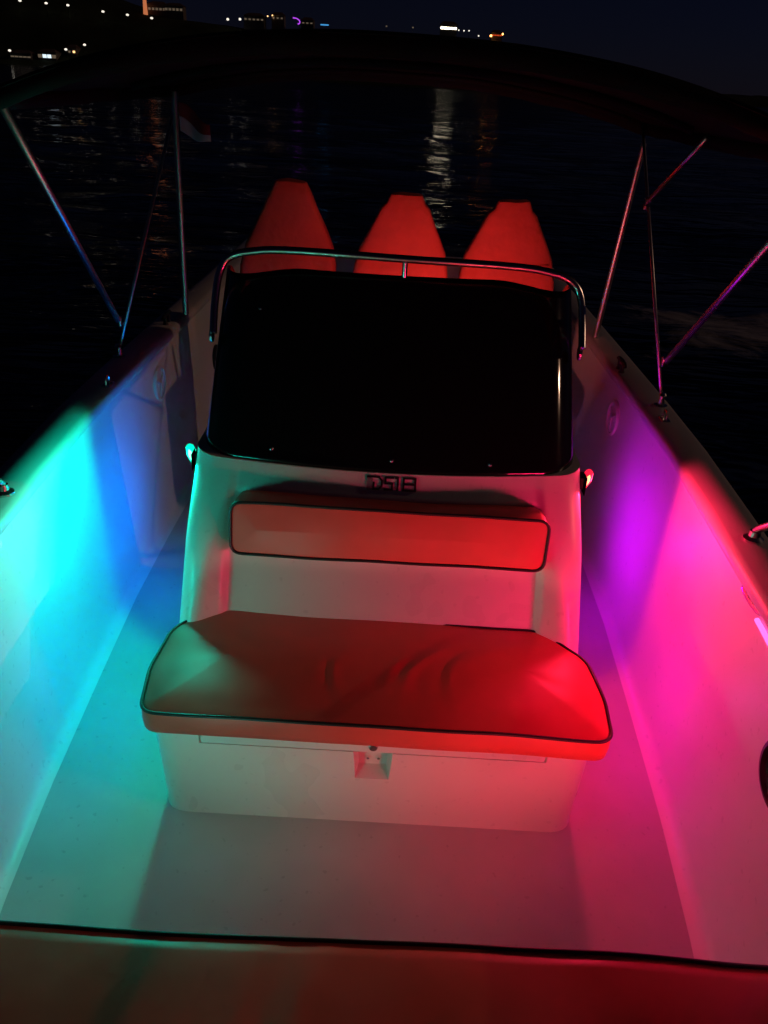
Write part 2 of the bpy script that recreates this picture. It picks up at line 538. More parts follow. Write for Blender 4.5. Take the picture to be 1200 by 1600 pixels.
# wraparound windscreen: plan outline swept up and raked back
def plan(u, z):
    """u in [-1,1] along side-front-side"""
    hw = .605 - .012 * (z - .945) / .5
    rr = .13
    yf = 2.135 + (z - .945) * .86
    yb = 2.97 + (z - .945) * .18
    Lf = hw - rr; La = rr * math.pi / 2; Ls = yb - (yf + rr)
    tot = Lf + La + Ls
    s = abs(u) * tot; sg = 1 if u >= 0 else -1
    if s <= Lf:
        x, y = s, yf
    elif s <= Lf + La:
        a = (s - Lf) / rr
        x, y = Lf + rr * math.sin(a), yf + rr * (1 - math.cos(a))
    else:
        x, y = hw, yf + rr + (s - Lf - La)
    y += .20 * min(x, hw) ** 2 * (1 if s < Lf + La else 1)
    return sg * x + .006, min(y, yb)
V = []; F = []; NU = 120; NV = 24
ztop = lambda u: 1.447 - .035 * sstep(.30, .55, abs(u)) - .20 * sstep(.62, 1.0, abs(u))
for j in range(NV + 1):
    for i in range(NU + 1):
        u = -1 + 2 * i / NU
        z = .943 + (ztop(u) - .943) * j / NV
        x, y = plan(u, z); V.append((x, y, z))
for j in range(NV):
    for i in range(NU):
        a = j * (NU + 1) + i; F.append([a, a + 1, a + NU + 2, a + NU + 1])
ws = G().add(V, F).build('windscreen', M['acrylic'], con, sharp=0)
sol = ws.modifiers.new('s', 'SOLIDIFY'); sol.thickness = .006; sol.offset = -1
bpy.context.view_layer.update(); evaluated(ws)
for u, z in ((-.27, .978), (.006, .975), (.23, .972), (-.40, 1.33)):
    x, y = plan(u, z)
    g = G(); g.lathe([(.006, -.002), (.006, .003), (.004, .005)], (x, y, z), (0, -.75, .66), 12)
    g.build('screw', M['steel'], ws)

# stainless grab rail above the windscreen
rail = smooth_path([(-.590, 2.47, 1.25), (-.590, 2.52, 1.34), (-.578, 2.555, 1.425), (-.545, 2.565, 1.475), (-.47, 2.565, 1.497), (-.34, 2.565, 1.506),
                    (.02, 2.565, 1.500), (.36, 2.565, 1.496), (.49, 2.565, 1.484), (.562, 2.565, 1.460), (.598, 2.555, 1.415), (.610, 2.52, 1.34), (.612, 2.47, 1.27)], 8)
g = G(); g.tube(rail, .0125, 14); gr = g.build('grab_rail', M['steel'], con)
g = G(); g.tube([(.022, 2.565, 1.50), (.022, 2.572, 1.43)], .009, 12); g.build('rail_post', M['steel'], gr)
for s in (-1, 1):
    g = G(); g.lathe([(.024, 0), (.024, .006), (.016, .010)], (.006 + s * .604, 2.50, 1.245 if s > 0 else 1.235), (s, 0, 0), 18)
    g.build('rail_foot', M['steel'], gr)

# lettering badge on the panel under the windscreen
def panel_frame(x0, z0):
    o = Vector((x0, y_panel(x0, z0), z0))
    u = (Vector((x0 + .05, y_panel(x0 + .05, z0), z0)) - Vector((x0 - .05, y_panel(x0 - .05, z0), z0))).normalized()
    v = (Vector((x0, y_panel(x0, z0 + .02), z0 + .02)) - Vector((x0, y_panel(x0, z0 - .02), z0 - .02))).normalized()
    return o, u, v, u.cross(v)
o_, u_, v_, n_ = panel_frame(.019, .918)
def ribbon(polys, t, d0, d1):
    """stroke polylines in badge units -> extruded strokes"""
    g = G()
    for pl in polys:
        for (a, b) in zip(pl, pl[1:]):
            a = Vector(a); b = Vector(b); d = (b - a).normalized(); w = Vector((-d.y, d.x)) * t / 2
            a2 = a - d * t * .42; b2 = b + d * t * .42
            q = [a2 + w, a2 - w, b2 - w, b2 + w]
            P3 = [o_ + u_ * p.x + v_ * p.y + n_ * dd for dd in (d0, d1) for p in q]
            g.add(P3, [[0, 3, 2, 1], [4, 5, 6, 7], [0, 1, 5, 4], [1, 2, 6, 5], [2, 3, 7, 6], [3, 0, 4, 7]])
    return g
h = .0185
badge = None
plate = [(-.077, h + .003), (-.077, -h - .003), (-.060, -h - .003), (-.060, h + .003)]
P3 = [o_ + u_ * p[0] + v_ * p[1] + n_ * dd for dd in (0.0, .0025) for p in plate]
gp = G().add(P3, [[0, 1, 2, 3], [7, 6, 5, 4], [0, 4, 5, 1], [1, 5, 6, 2], [2, 6, 7, 3], [3, 7, 4, 0]])
badge = gp.build('badge', M['grey_badge'], con, smooth=False)
letters = {
    'letter_d': [[(-.074, h), (-.040, h), (-.031, h * .45), (-.031, -h * .45), (-.040, -h), (-.056, -h), (-.056, h * .05)]],
    'letter_s': [[(.003, h), (-.020, h), (-.020, 0), (.001, 0), (.001, -h), (-.022, -h)]],
    'digit_one': [[(.012, h), (.018, h), (.018, -h)]],
    'digit_eight': [[(.036, h), (.072, h), (.072, -h), (.036, -h), (.036, h)], [(.036, 0), (.072, 0)]]}
for k, pl in letters.items():
    ribbon(pl, .0062, .0005, .004).build(k, M['black'], badge, smooth=False)

# ------------------------------------------------------------------ cushions
def cushion(name, outline, z0, z1, crown, label, loc, wr=(), frame=None, step=.025, rings=14, face_sag=.0, pipe=.0048):
    """Upholstered pad: outline in plan, height z0..z1, crowned top, black welt round the top edge.
    frame maps (x, y, z) -> world when the pad does not lie flat."""
    poly = resample(rounded_outline(*outline), step)
    poly = [p + Vector((.005 * noise.noise((p.x * 4, p.y * 4, z1)), .006 * noise.noise((p.x * 3.5, p.y * 4, z1 + 7)))) for p in poly]
    n = len(poly)
    xs_ = [p.x for p in poly]; ys_ = [p.y for p in poly]
    hx = (max(xs_) - min(xs_)) / 2; hy = (max(ys_) - min(ys_)) / 2; mx = (max(xs_) + min(xs_)) / 2; my = (max(ys_) + min(ys_)) / 2
    L = max(.01, hx - hy * .9)
    H = z1 - z0
    def wrn(x, y):
        z = .0022 * noise.noise((x * 9, y * 9, z1)) + .0035 * noise.noise((x * 3.1, y * 3.4, 4 + z1))
        for (cx_, cy_, ang, l, w, a) in wr:
            dx = x - cx_; dy = y - cy_; c = math.cos(ang); s = math.sin(ang)
            p = dx * c + dy * s; q = -dx * s + dy * c + .25 * p * p / l
            z += .75 * a * math.exp(-(p / l) ** 2 - (q / w) ** 2)
        return z
    A_ = np.array([(p.x, p.y) for p in poly]); D_ = np.roll(A_, -1, axis=0) - A_; DD_ = (D_ ** 2).sum(1) + 1e-12
    def edge_dist(q):
        w = np.array((q.x, q.y)) - A_
        k_ = np.clip((w * D_).sum(1) / DD_, 0, 1)
        return float(np.sqrt((((w - D_ * k_[:, None])) ** 2).sum(1).min()))
    V = []; F = []
    prof = [(.030, z0), (.010, z0 + .002), (.0, z0 + .010), (-.003, z0 + H * .5), (-.001, z1 - .006), (0, z1)]
    def shrink(p, ins):
        tx = max(-L, min(L, p.x - mx)) + mx
        d = Vector((tx, my)) - p
        return p + d.normalized() * ins if d.length > ins else Vector((tx, my))
    for ins, z in prof:
        for k, p in enumerate(poly):
            q = shrink(p, ins)
            dz = .008 * noise.noise((p.x * 3.2, p.y * 5, 9)) * ((z - z0) / H)
            V.append((q.x, q.y, z + dz))
    for j in range(1, rings + 1):
        t = j / rings
        for p in poly:
            tx = max(-L, min(L, (p.x - mx))) + mx
            q = p.lerp(Vector((tx, my)), t)
            edge = edge_dist(q)
            z = z1 + crown * (1 - math.exp(-edge / .075)) + .008 * noise.noise((p.x * 3.2, p.y * 5, 9)) * (1 - t)
            z += wrn(q.x, q.y) * sstep(0, .05, edge)
            V.append((q.x, q.y, z))
    nr = len(prof) + rings
    for j in range(nr - 1):
        for i in range(n): F.append([j * n + i, j * n + (i + 1) % n, (j + 1) * n + (i + 1) % n, (j + 1) * n + i])
    F.append(list(range(n))[::-1])
    fr = frame or (lambda p: p)
    t = thing(name, label, 'cushion', loc)
    pad = G().add([fr(v) for v in V], F).build('pad', M['vinyl'], t, sharp=0)
    bm = bmesh.new(); bm.from_mesh(pad.data)
    bmesh.ops.remove_doubles(bm, verts=bm.verts, dist=.0006)
    bmesh.ops.recalc_face_normals(bm, faces=bm.faces)
    bm.to_mesh(pad.data); bm.free()
    k0 = (len(prof) - 1) * n
    pp = [Vector(V[k0 + i]) + Vector((0, 0, .001)) for i in range(n)]
    G().tube([fr(p) for p in pp], pipe, 8, closed=True).build('piping', M['piping'], t, sharp=0)
    return t

cushion('seat_cushion', ([(-.606, 1.485), (.628, 1.478), (.640, 1.62), (.622, 1.80), (.505, 1.925), (-.470, 1.955), (-.612, 1.845), (-.630, 1.66)], [.05, .05, .3, .12, .10, .12, .12, .3], 8),
        .452, .530, .024, 'wide red vinyl seat cushion with black piping on the front seat of the console', (0, 1.7, .455),
        wr=[(-.135, 1.66, 1.5, .085, .008, -.0035), (-.118, 1.665, 1.6, .09, .009, .0045), (-.165, 1.68, 1.45, .05, .010, .002),
            (.055, 1.70, 1.0, .085, .011, .0045), (.085, 1.72, 1.15, .10, .010, -.0035), (.105, 1.69, 1.05, .11, .012, .0055), (.135, 1.70, 1.2, .10, .010, -.0045),
            (.160, 1.75, .95, .085, .013, .0055), (.190, 1.68, 1.3, .10, .011, -.004), (.215, 1.70, 1.2, .085, .012, .0045), (.26, 1.73, 1.1, .05, .016, .003),
            (.02, 1.66, .7, .06, .014, -.002), (0, 1.53, .02, .7, .035, -.004), (.36, 1.80, .5, .08, .02, .002), (-.40, 1.78, 2.4, .07, .02, -.002)], step=.013, rings=26)
# backrest pad on the reclined panel
bo, bu, bv, bn = panel_frame(.018, .79)
bo = Vector((.018, 2.035, .79)); bu = Vector((1, 0, 0)); bv = Vector((0, .16, .987)).normalized(); bn = bu.cross(bv).normalized()
def bframe(p): return bo + bu * p[0] + bv * p[1] + bn * p[2]
cushion('backrest_cushion', ([(-.475, -.075), (.475, -.075), (.475, .088), (-.475, .088)], .035, 6), -.075, .050, .008,
        'long narrow red backrest pad mounted below the lettering badge', tuple(bo), frame=bframe, step=.02, rings=10)
# near cushion on the bow bench
cushion('bow_cushion', ([(-.80, .925), (-.45, -.85), (.38, -.85), (.86, .925)], [.03, .1, .1, .03], 6),
        .458, .50, .014, 'red bow cushion nearest the camera, crossing the bottom of the picture', (0, .2, .458),
        wr=[(-.21, .66, 1.75, .16, .016, .016), (-.13, .66, 1.62, .2, .014, .014), (-.17, .66, 1.7, .2, .02, -.010), (-.32, .7, 1.9, .1, .02, .006), (.5, .8, .1, .2, .05, .006)], step=.04, rings=26)

# ------------------------------------------------------------------ helm seats
def helm_seat(x, label, dx_top, ztop, lean):
    t = thing('helm_seat', label, 'seat', (x, 4.15, 0), 'helm seats behind the windscreen')
    # back: tapered cover, lofted from rounded sections
    V = []; F = []; N = 44
    lev0 = [(.60, .235, .07, .0), (.80, .245, .08, .0), (1.02, .245, .08, .0), (1.14, .243, .075, .0), (1.24, .222, .068, .0), (1.34, .172, .060, .0),
           (1.44, .124, .054, .0), (ztop - .045, .098, .050, .0), (ztop - .020, .086, .046, .0), (ztop - .006, .079, .040, .0), (ztop, .064, .028, .0), (ztop + .004, .02, .010, 0)]
    lev = []
    for (a_, b_) in zip(lev0, lev0[1:]):
        m_ = max(1, int((b_[0] - a_[0]) / .022))
        for k in range(m_): lev.append(tuple(a_[i] + (b_[i] - a_[i]) * k / m_ for i in range(4)))
    lev.append(lev0[-1])
    for z, hw, th, _ in lev:
        yc = 4.10 + (z - 1.0) * lean
        xc = x + dx_top * sstep(1.0, 1.55, z)
        for k in range(N):
            a = 2 * math.pi * k / N
            c, s = math.cos(a), math.sin(a)
            e = .44
            px = hw * math.copysign(abs(c) ** e, c); py = th * math.copysign(abs(s) ** e, s)
            # lower wings come forward, the middle stays hollow
            wing = .05 * sstep(.55, 1.0, abs(px) / max(hw, .01)) * sstep(1.30, 1.05, z)
            V.append((xc + px + .005 * noise.noise((px * 9, z * 9, x)), yc + py - wing + .011 * noise.noise((px * 8, z * 7, x + 3)) + .010 * noise.noise((px * 3, z * 16, x + 8)) * sstep(1.35, 1.1, z), z + (.006 * noise.noise((px * 15, x, 2)) if z > ztop - .03 else 0)))
    for j in range(len(lev) - 1):
        for i in range(N): F.append([j * N + i, j * N + (i + 1) % N, (j + 1) * N + (i + 1) % N, (j + 1) * N + i])
    F.append(list(range(N))[::-1]); F.append([(len(lev) - 1) * N + i for i in range(N)])
    G().add(V, F).build('backrest', M['seat_cloth'], t, sharp=28)
    def front(px, z):
        hw = lerp_table([(l[0], l[1]) for l in lev0], z); th = lerp_table([(l[0], l[2]) for l in lev0], z)
        f = min(.999, abs(px) / hw)
        py = -th * (1 - f ** (1 / .275)) ** .275
        wing = .05 * sstep(.55, 1.0, f) * sstep(1.30, 1.05, z)
        return (x + dx_top * sstep(1.0, 1.55, z) + px, 4.10 + (z - 1.0) * lean + py - wing - .0075, z)
    pts = [front(-.20 + .40 * i / 16, 1.215 - .012 * math.cos((i / 16 - .5) * 4)) for i in range(17)]
    g = G(); g.tube(pts, .003, 8); g.build('seam', M['seat_cloth'], t, sharp=0)
    g = G(); g.box((x - .235, 3.64, .62), (x + .235, 4.09, .74), .035); g.build('seat', M['seat_cloth'], t)
    g = G(); g.lathe([(.16, 0), (.16, .012), (.06, .03), (.045, .06), (.045, .57), (.11, .60), (.11, .622)], (x, 3.9, .0005), (0, 0, 1), 24); g.build('pedestal', M['steel'], t)
helm_seat(-.565, 'red covered helm seat on the left, behind the grab rail', .008, 1.540, .10)
helm_seat(.012, 'red covered helm seat in the middle, behind the rail post', .010, 1.508, .10)
helm_seat(.560, 'red covered helm seat on the right, behind the grab rail', .000, 1.506, .10)

# ------------------------------------------------------------------ navigation lights on the console sides
def nav_light(side, y, z, label, lens_mat, core_mat, col, power, cut):
    """Side light: black housing, coloured lens, lit from ahead to a little abaft the beam."""
    x0 = .006 + side * .6205
    t = thing('navigation_light', label, 'lamp', (x0, y, z))
    bx = x0 + side * .034                      # filament
    g = G()
    g.box((min(x0, x0 + side * .010), y - .028, z - .022), (max(x0, x0 + side * .022), y + .018, z + .022), .003)
    g.build('base', M['black'], t)
    g = G(); g.lathe([(.006, -.034), (.013, -.027), (.0175, 0), (.013, .027), (.006, .034)], (bx - side * .006, y + .010, z), (.25 * side, 0, 1), 16)
    ln = g.build('lens', lens_mat, t)
    g = G(); g.lathe([(.001, -.022), (.006, -.014), (.0085, 0), (.006, .014), (.001, .022)], (bx - side * .006, y - .004, z), (.25 * side, 0, 1), 12)
    g.build('filament', core_mat, ln)
    g = G()                                         # inboard screen: no light across the bow
    g.box((min(x0 + side * .012, x0 + side * .0145), y - .055, z - .030), (max(x0 + side * .012, x0 + side * .0145), y - .005, z + .028), .0008)
    g.build('screen', M['matt_black'], t, smooth=False)
    ld = bpy.data.lights.new('bulb', 'SPOT'); ld.energy = power; ld.color = col; ld.shadow_soft_size = .045
    ld.spot_size = R(180); ld.spot_blend = .12      # the side light's sector ends a little abaft the beam
    lo = bpy.data.objects.new('bulb', ld); link(lo, t)
    lo.location = (bx + side * .022 - x0, 0, 0)
    lo.rotation_euler = Vector((side * math.sin(R(cut)), -math.cos(R(cut)), 0)).to_track_quat('-Z', 'Y').to_euler()
NAVP = 26
nav_light(-1, 2.29, .893, 'green navigation light glowing on the left side of the console', M['green_lens'], M['green_core'], (0.0, .95, .62), NAVP, 44)
nav_light(1, 2.270, .893, 'red navigation light glowing on the right side of the console', M['red_lens'], M['red_core'], (1.0, .02, .080), NAVP, 36)

# ------------------------------------------------------------------ blue courtesy lights low on the console sides
def courtesy_light(side, y, z, label, col, power):
    x0 = .005 + side * .6455
    t = thing('courtesy_light', label, 'lamp', (x0, y, z), 'courtesy lights on the console sides')
    g = G(); g.lathe([(.040, 0), (.040, .004), (.034, .009), (.026, .009)], (x0, y, z), (side, 0, 0), 24); g.build('rim', M['steel'], t)
    g = G(); g.lathe([(.026, .0), (.026, .010), (.018, .014), (.005, .016)], (x0, y, z), (side, 0, 0), 24); g.build('lens', M['blue_lens'], t)
    ld = bpy.data.lights.new('led', 'SPOT'); ld.energy = power; ld.color = col; ld.shadow_soft_size = .02
    ld.spot_size = R(165); ld.spot_blend = .6
    lo = bpy.data.objects.new('led', ld); link(lo, t)
    lo.location = (side * .022, 0, 0)
    lo.rotation_euler = Vector((side * .9, -.25, .1)).to_track_quat('-Z', 'Y').to_euler()
courtesy_light(-1, 2.80, .40, 'round blue courtesy light low on the left console side, aft', (.0, .15, 1.0), 14)
courtesy_light(1, 2.80, .40, 'round violet courtesy light low on the right console side, aft', (.50, .0, .90), 9)
courtesy_light(-1, 2.02, .30, 'added round blue light low on the left console side, forward', (.0, .12, 1.0), 4)  # forward pair is added to tint the walls and sole further ahead
courtesy_light(1, 2.02, .30, 'added round violet light low on the right console side, forward', (.70, .0, .50), 2.6)

# ------------------------------------------------------------------ LED strips under the forward gunwales
def led_strip(side, label, mat, col, power, y0, y1):
    t = thing('led_strip', label, 'lamp', (CX + side * fw(1.2), 1.2, .77), 'LED strips under the forward gunwales')
    pts = [(CX + side * (fw(y) + .040), y, .785 + gz(y)) for y in [y0 + (y1 - y0) * i / 16 for i in range(17)]]
    g = G(); g.tube(pts, .007, 8); g.build('tube', mat, t)
    n = 4
    for k in range(n):
        y = y0 + (y1 - y0) * (k + .5) / n
        ld = bpy.data.lights.new('led', 'AREA'); ld.shape = 'RECTANGLE'; ld.size = .12; ld.size_y = .014
        ld.energy = power / n; ld.color = col; ld.spread = R(115)
        lo = bpy.data.objects.new('led', ld); link(lo, t)
        lo.location = Vector((CX + side * (fw(y) + .018), y, .772 + gz(y))) - t.location
        aim = Vector((-side * .66, .75, -.22)).normalized()
        zax = -aim; xax = Vector((0, 1, 0)); xax = (xax - zax * xax.dot(zax)).normalized(); yax = zax.cross(xax)
        lo.rotation_euler = Matrix((xax, yax, zax)).transposed().to_euler()
led_strip(-1, 'teal LED strip tucked under the left gunwale at the picture edge', M['teal_led'], (.0, .95, .70), 1.1, 1.0, 1.86)
led_strip(1, 'red LED strip tucked under the right gunwale at the picture edge', M['red_led'], (1.0, .01, .10), 4.2, 1.0, 1.70)

# ------------------------------------------------------------------ added lights under the nose of the bow cushion, filling the console front
def bow_fill(x, label, mat, col, power):
    t = thing('bow_fill_light', label, 'lamp', (x, .842, .36), 'added fill lights under the bow cushion')
    g = G(); g.lathe([(.034, 0), (.034, .004), (.028, .009), (.022, .009)], (x, .841, .36), (0, 1, 0), 24); g.build('rim', M['steel'], t)
    g = G(); g.lathe([(.022, 0), (.022, .009), (.015, .013), (.004, .014)], (x, .841, .36), (0, 1, 0), 24); g.build('lens', mat, t)
    ld = bpy.data.lights.new('led', 'SPOT'); ld.energy = power; ld.color = col; ld.shadow_soft_size = .03
    ld.spot_size = R(105); ld.spot_blend = .9
    lo = bpy.data.objects.new('led', ld); link(lo, t)
    lo.location = (0, .022, 0)
    lo.rotation_euler = Vector((-.30 * (1 if x > 0 else -1), 1, .22)).to_track_quat('-Z', 'Y').to_euler()
bow_fill(-.50, 'round teal added fill light under the left end of the bow cushion', M['teal_led'], (.14, .92, .70), 5)
bow_fill(.50, 'round red added fill light under the right end of the bow cushion', M['red_led'], (1.0, .05, .08), 14)

# ------------------------------------------------------------------ added red light on the aft side of the console, brightens the helm seats
t = thing('helm_fill_light', 'small added red fill light behind the windscreen, lighting the helm seats', 'lamp', (.25, 2.97, 1.02))
g = G(); g.box((.20, 2.962, .995), (.30, 2.985, 1.025), .005); g.build('housing', M['black'], t)
g = G(); g.box((.208, 2.985, 1.000), (.292, 2.988, 1.020), .001); g.build('lens', M['red_led'], t)
ld = bpy.data.lights.new('led', 'AREA'); ld.shape = 'RECTANGLE'; ld.size = .08; ld.size_y = .018; ld.energy = 3.6; ld.spread = R(105); ld.color = (1.0, .20, .17)
lo = bpy.data.objects.new('led', ld); link(lo, t); lo.location = (.0, .022, -.01)
lo.rotation_euler = Vector((0, 1, .12)).to_track_quat('-Z', 'Z').to_euler()

# ------------------------------------------------------------------ speakers in the side liners
def liner_x(side, y, z):
    off = lerp_table([(.04, .003), (.12, .012), (.40, .030), (.66, .046), (.78, .052)], z)
    return CX + side * (fw(y) + off)
def speaker(side, y, z, label, rim_mat, r=.085):
    x = liner_x(side, y, z) + side * .004
    t = thing('speaker', label, 'speaker', (x, y, z))
    ax = (-side, 0, -.06 * 0)
    g = G(); g.lathe([(r * .99, 0), (r, .006), (r * .97, .014), (r * .86, .016), (r * .82, .010), (r * .80, .004)], (x, y, z), ax, 36); g.build('rim', rim_mat, t)
    g = G(); g.lathe([(r * .80, .003), (r * .78, .007), (r * .70, .008), (r * .62, .004), (r * .30, .001), (r * .28, .004), (r * .15, .009), (.004, .011)], (x, y, z), ax, 36); g.build('cone', M['black'] if rim_mat is M['black'] else M['white_plastic'], t)
    for k in range(3 if rim_mat is not M['black'] else 0):
        a = 2 * math.pi * k / 3 + .5
        g = G(); g.tube([(x - side * .010, y + math.cos(a) * r * .82, z + math.sin(a) * r * .82), (x - side * .013, y, z)], .0035, 8); g.build('spoke', rim_mat, t)
speaker(-1, 3.56, .655, 'white rimmed speaker in the left liner below the gunwale', M['white_plastic'])
speaker(1, 3.45, .655, 'white rimmed speaker in the right liner below the gunwale', M['white_plastic'])
speaker(1, 1.335, .585, 'dark speaker in the right liner, cut by the right picture edge', M['black'], .095)
speaker(-1, 4.62, .44, 'dark speaker in the left liner, half hidden by the windscreen', M['black'])

# ------------------------------------------------------------------ bimini top over the helm
bim = thing('bimini_top', 'black canvas bimini top on stainless poles spanning the boat', 'canopy', (0, 3.3, .85))
FL, FR = (-1.25, 2.56, 1.905), (1.22, 2.32, 1.875)      # front corners
RL, RR = (-1.16, 4.36, 1.925), (1.11, 4.02, 1.885)      # rear corners
def canopy_pt(u, v):
    a = Vector(FL).lerp(Vector(FR), u); b = Vector(RL).lerp(Vector(RR), u)
    p = a.lerp(b, v)
    arch = 1 - abs(2 * u - 1) ** 2.3
    crown = .215 * (1 - v) + .135 * v
    p.z += crown * arch - .018 * math.sin(v * math.pi * 2) ** 2 * (arch * .8)
    p.z += .004 * noise.noise((p.x * 4, p.y * 4, 0))
    p.y += .03 * math.sin(u * math.pi) * (-1 if v < .5 else 1) * abs(2 * v - 1) ** 4
    return p
V = []; F = []; nu, nv = 60, 28
for j in range(nv + 1):
    for i in range(nu + 1): V.append(canopy_pt(i / nu, j / nv))
for j in range(nv):
    for i in range(nu):
        a = j * (nu + 1) + i; F.append([a, a + 1, a + nu + 2, a + nu + 1])
can = G().add(V, F).build('canopy', M['canvas'], bim, sharp=0)
sol = can.modifiers.new('s', 'SOLIDIFY'); sol.thickness = .004
bpy.context.view_layer.update(); evaluated(can)
def hem(pts, drop, name):
    V = []; F = []
    n = len(pts)
    for k, p in enumerate(pts):
        d = drop * (1 + .10 * noise.noise((k * .35, 0, 3)))
        for (dz, off) in ((.006, 0), (-d * .5, .004), (-d, 0)):
            V.append((p.x, p.y + off * math.sin(k * .5), p.z + dz))
    for k in range(n - 1):
        for i in range(2):
            a = k * 3 + i; F.append([a, a + 1, a + 4, a + 3])
    o = G().add(V, F).build(name, M['canvas'], can, sharp=0)
    s_ = o.modifiers.new('s', 'SOLIDIFY'); s_.thickness = .004
    bpy.context.view_layer.update(); evaluated(o)
hem([canopy_pt(i / 60, 0) for i in range(61)], .055, 'front_hem')
hem([canopy_pt(i / 60, 1) for i in range(61)], .055, 'rear_hem')
hem([canopy_pt(0, i / 40) for i in range(41)], .05, 'side_hem')
hem([canopy_pt(1, i / 40) for i in range(41)], .05, 'side_hem')
def bow(v, legL, legR, r, name):
    pts = [canopy_pt(u, v) + Vector((0, 0, -r - .008)) for u in [.012 + .976 * i / 40 for i in range(41)]]
    g = G(); g.tube(pts[1:-1], r + .004, 12); g.build('bow_sleeve', M['canvas'], can, sharp=0)
    for leg, p in ((legL, pts[0]), (legR, pts[-1])):
        if leg is None: continue
        g = G(); g.tube([Vector(leg), p], r, 12); g.build(name, M['pole_steel'], bim, sharp=0)
bow(.012, (-1.25, 3.47, .955), (1.195, 3.33, .965), .0135, 'front_leg')
bow(.988, (-1.235, 3.36, .87), (1.150, 3.13, .87), .0075, 'rear_strut')
bow(.55, None, (1.098, 3.74, 1.575), .011, 'middle_leg')
for (a, b) in (((-1.12, 4.10, .850), (-1.108, 4.14, 1.90)), ((1.08, 4.12, .850), (1.115, 4.03, 1.80))):
    g = G(); g.tube([a, b], [.016, .013], 12); g.build('rear_pole', M['pole_steel'], bim)
for (x, y) in ((-1.235, 3.36), (1.150, 3.13)):
    g = G(); g.lathe([(.028, 0), (.028, .006), (.014, .010), (.012, .045), (.016, .05), (.010, .06)], (x, y, .845), (0, 0, 1), 18); g.build('deck_hinge', M['steel'], bim)
for (x, y, z) in ((-1.2485, 3.44, .985), (1.188, 3.31, .985), (1.098, 3.735, 1.57)):
    g = G(); g.box((x - .014, y - .014, z - .024), (x + .014, y + .014, z + .024), .006); g.build('clamp', M['steel'], bim)
# strap feet just ahead of the hinges
for (x, y) in ((-1.165, 3.00), (1.120, 2.97)):
    g = G(); g.box((x - .018, y - .03, .846), (x + .018, y + .03, .852), .002)
    g.tube(smooth_path([(x, y - .02, .850), (x, y - .014, .882), (x, y + .014, .882), (x, y + .02, .850)], 4), .004, 8)
    pe = g.build('pad_eye', M['steel'], boat)

# flag on the rear left pole
fl = thing('flag', 'small drooping red and white flag on the rear left canopy pole', 'flag', (-1.10, 4.14, 1.70))
def flag_pt(u, v):       # u along the fly, v down the hoist
    return (-1.094 + .150 * u, 4.145 + .020 * math.sin(u * 5.5) + .01 * v, 1.855 - .135 * v - .085 * u + .012 * math.sin(u * 6 + v * 2) - .02 * u * v * -1.0)
for nm, v0, v1, m in (('red_band', 0, .5, 'flag_red'), ('white_band', .5, 1, 'flag_white')):
    V = []; F = []
    for j in range(7):
        for i in range(17): V.append(flag_pt(i / 16, v0 + (v1 - v0) * j / 6 * (1 - .45 * (i / 16) * (1 if nm == 'white_band' else 0))))
    for j in range(6):
        for i in range(16):
            a = j * 17 + i; F.append([a, a + 1, a + 18, a + 17])
    o = G().add(V, F).build(nm, M[m], fl, sharp=0)
    s_ = o.modifiers.new('s', 'SOLIDIFY'); s_.thickness = .002
    bpy.context.view_layer.update(); evaluated(o)

# ------------------------------------------------------------------ deck hardware
def cleat(x, y, label):
    t = thing('cleat', label, 'cleat', (x, y, .848))
    g = G(); g.tube([(x, y - .075, .885), (x, y - .05, .892), (x, y, .893), (x, y + .05, .892), (x, y + .075, .885)], [.006, .010, .012, .010, .006], 10); g.build('horn', M['black'], t)
    for dy in (-.028, .028):
        g = G(); g.lathe([(.016, 0), (.010, .012), (.010, .042)], (x, y + dy, .8455), (0, 0, 1), 12); g.build('foot', M['black'], t)
cleat(-1.175, 3.93, 'black cleat on the left gunwale near the rear pole')
cleat(1.085, 3.58, 'black cleat on the right gunwale near the rear pole')
def bow_rail(side, x, y, label):
    t = thing('bow_rail', label, 'rail', (x, y, .85))
    g = G(); g.tube(smooth_path([(x, y, .852), (x + side * .006, y - .02, .90), (x + side * .05, y - .22, 1.06), (x + side * .055, y - .5, 1.16), (x - side * .02, y - 1.1, 1.22), (x - side * .20, y - 2.0, 1.27)], 8), .0125, 12)
    g.build('tube', M['steel'], t, sharp=0)
    g = G(); g.lathe([(.030, 0), (.030, .006), (.018, .014), (.016, .03)], (x, y, .8465), (0, 0, 1), 18); g.build('foot', M['steel'], t)
    for k, dy in enumerate((.75, 1.5)):
        xx = x - side * (.02 + .10 * k)
        g = G(); g.tube([(xx + side * .02, y - dy, 1.19 + .05 * k), (xx - side * .0, y - dy, .85 + gz(y - dy))], .0115, 10); g.build('stanchion', M['steel'], t)
bow_rail(-1, -1.155, 2.045, 'stainless bow rail foot on the left gunwale at the picture edge')
bow_rail(1, 1.115, 2.025, 'stainless bow rail foot on the right gunwale at the picture edge')
t = thing('drink_holder', 'small stainless drink holder rim on the inner right gunwale edge', 'holder', (1.078, 1.80, .82))
g = G(); g.tube(smooth_path([(1.045, 1.86, .80), (1.035, 1.84, .79), (1.032, 1.80, .785), (1.032, 1.76, .785), (1.035, 1.72, .79), (1.045, 1.70, .80)], 5), .008, 10); g.build('handle', M['steel'], t)

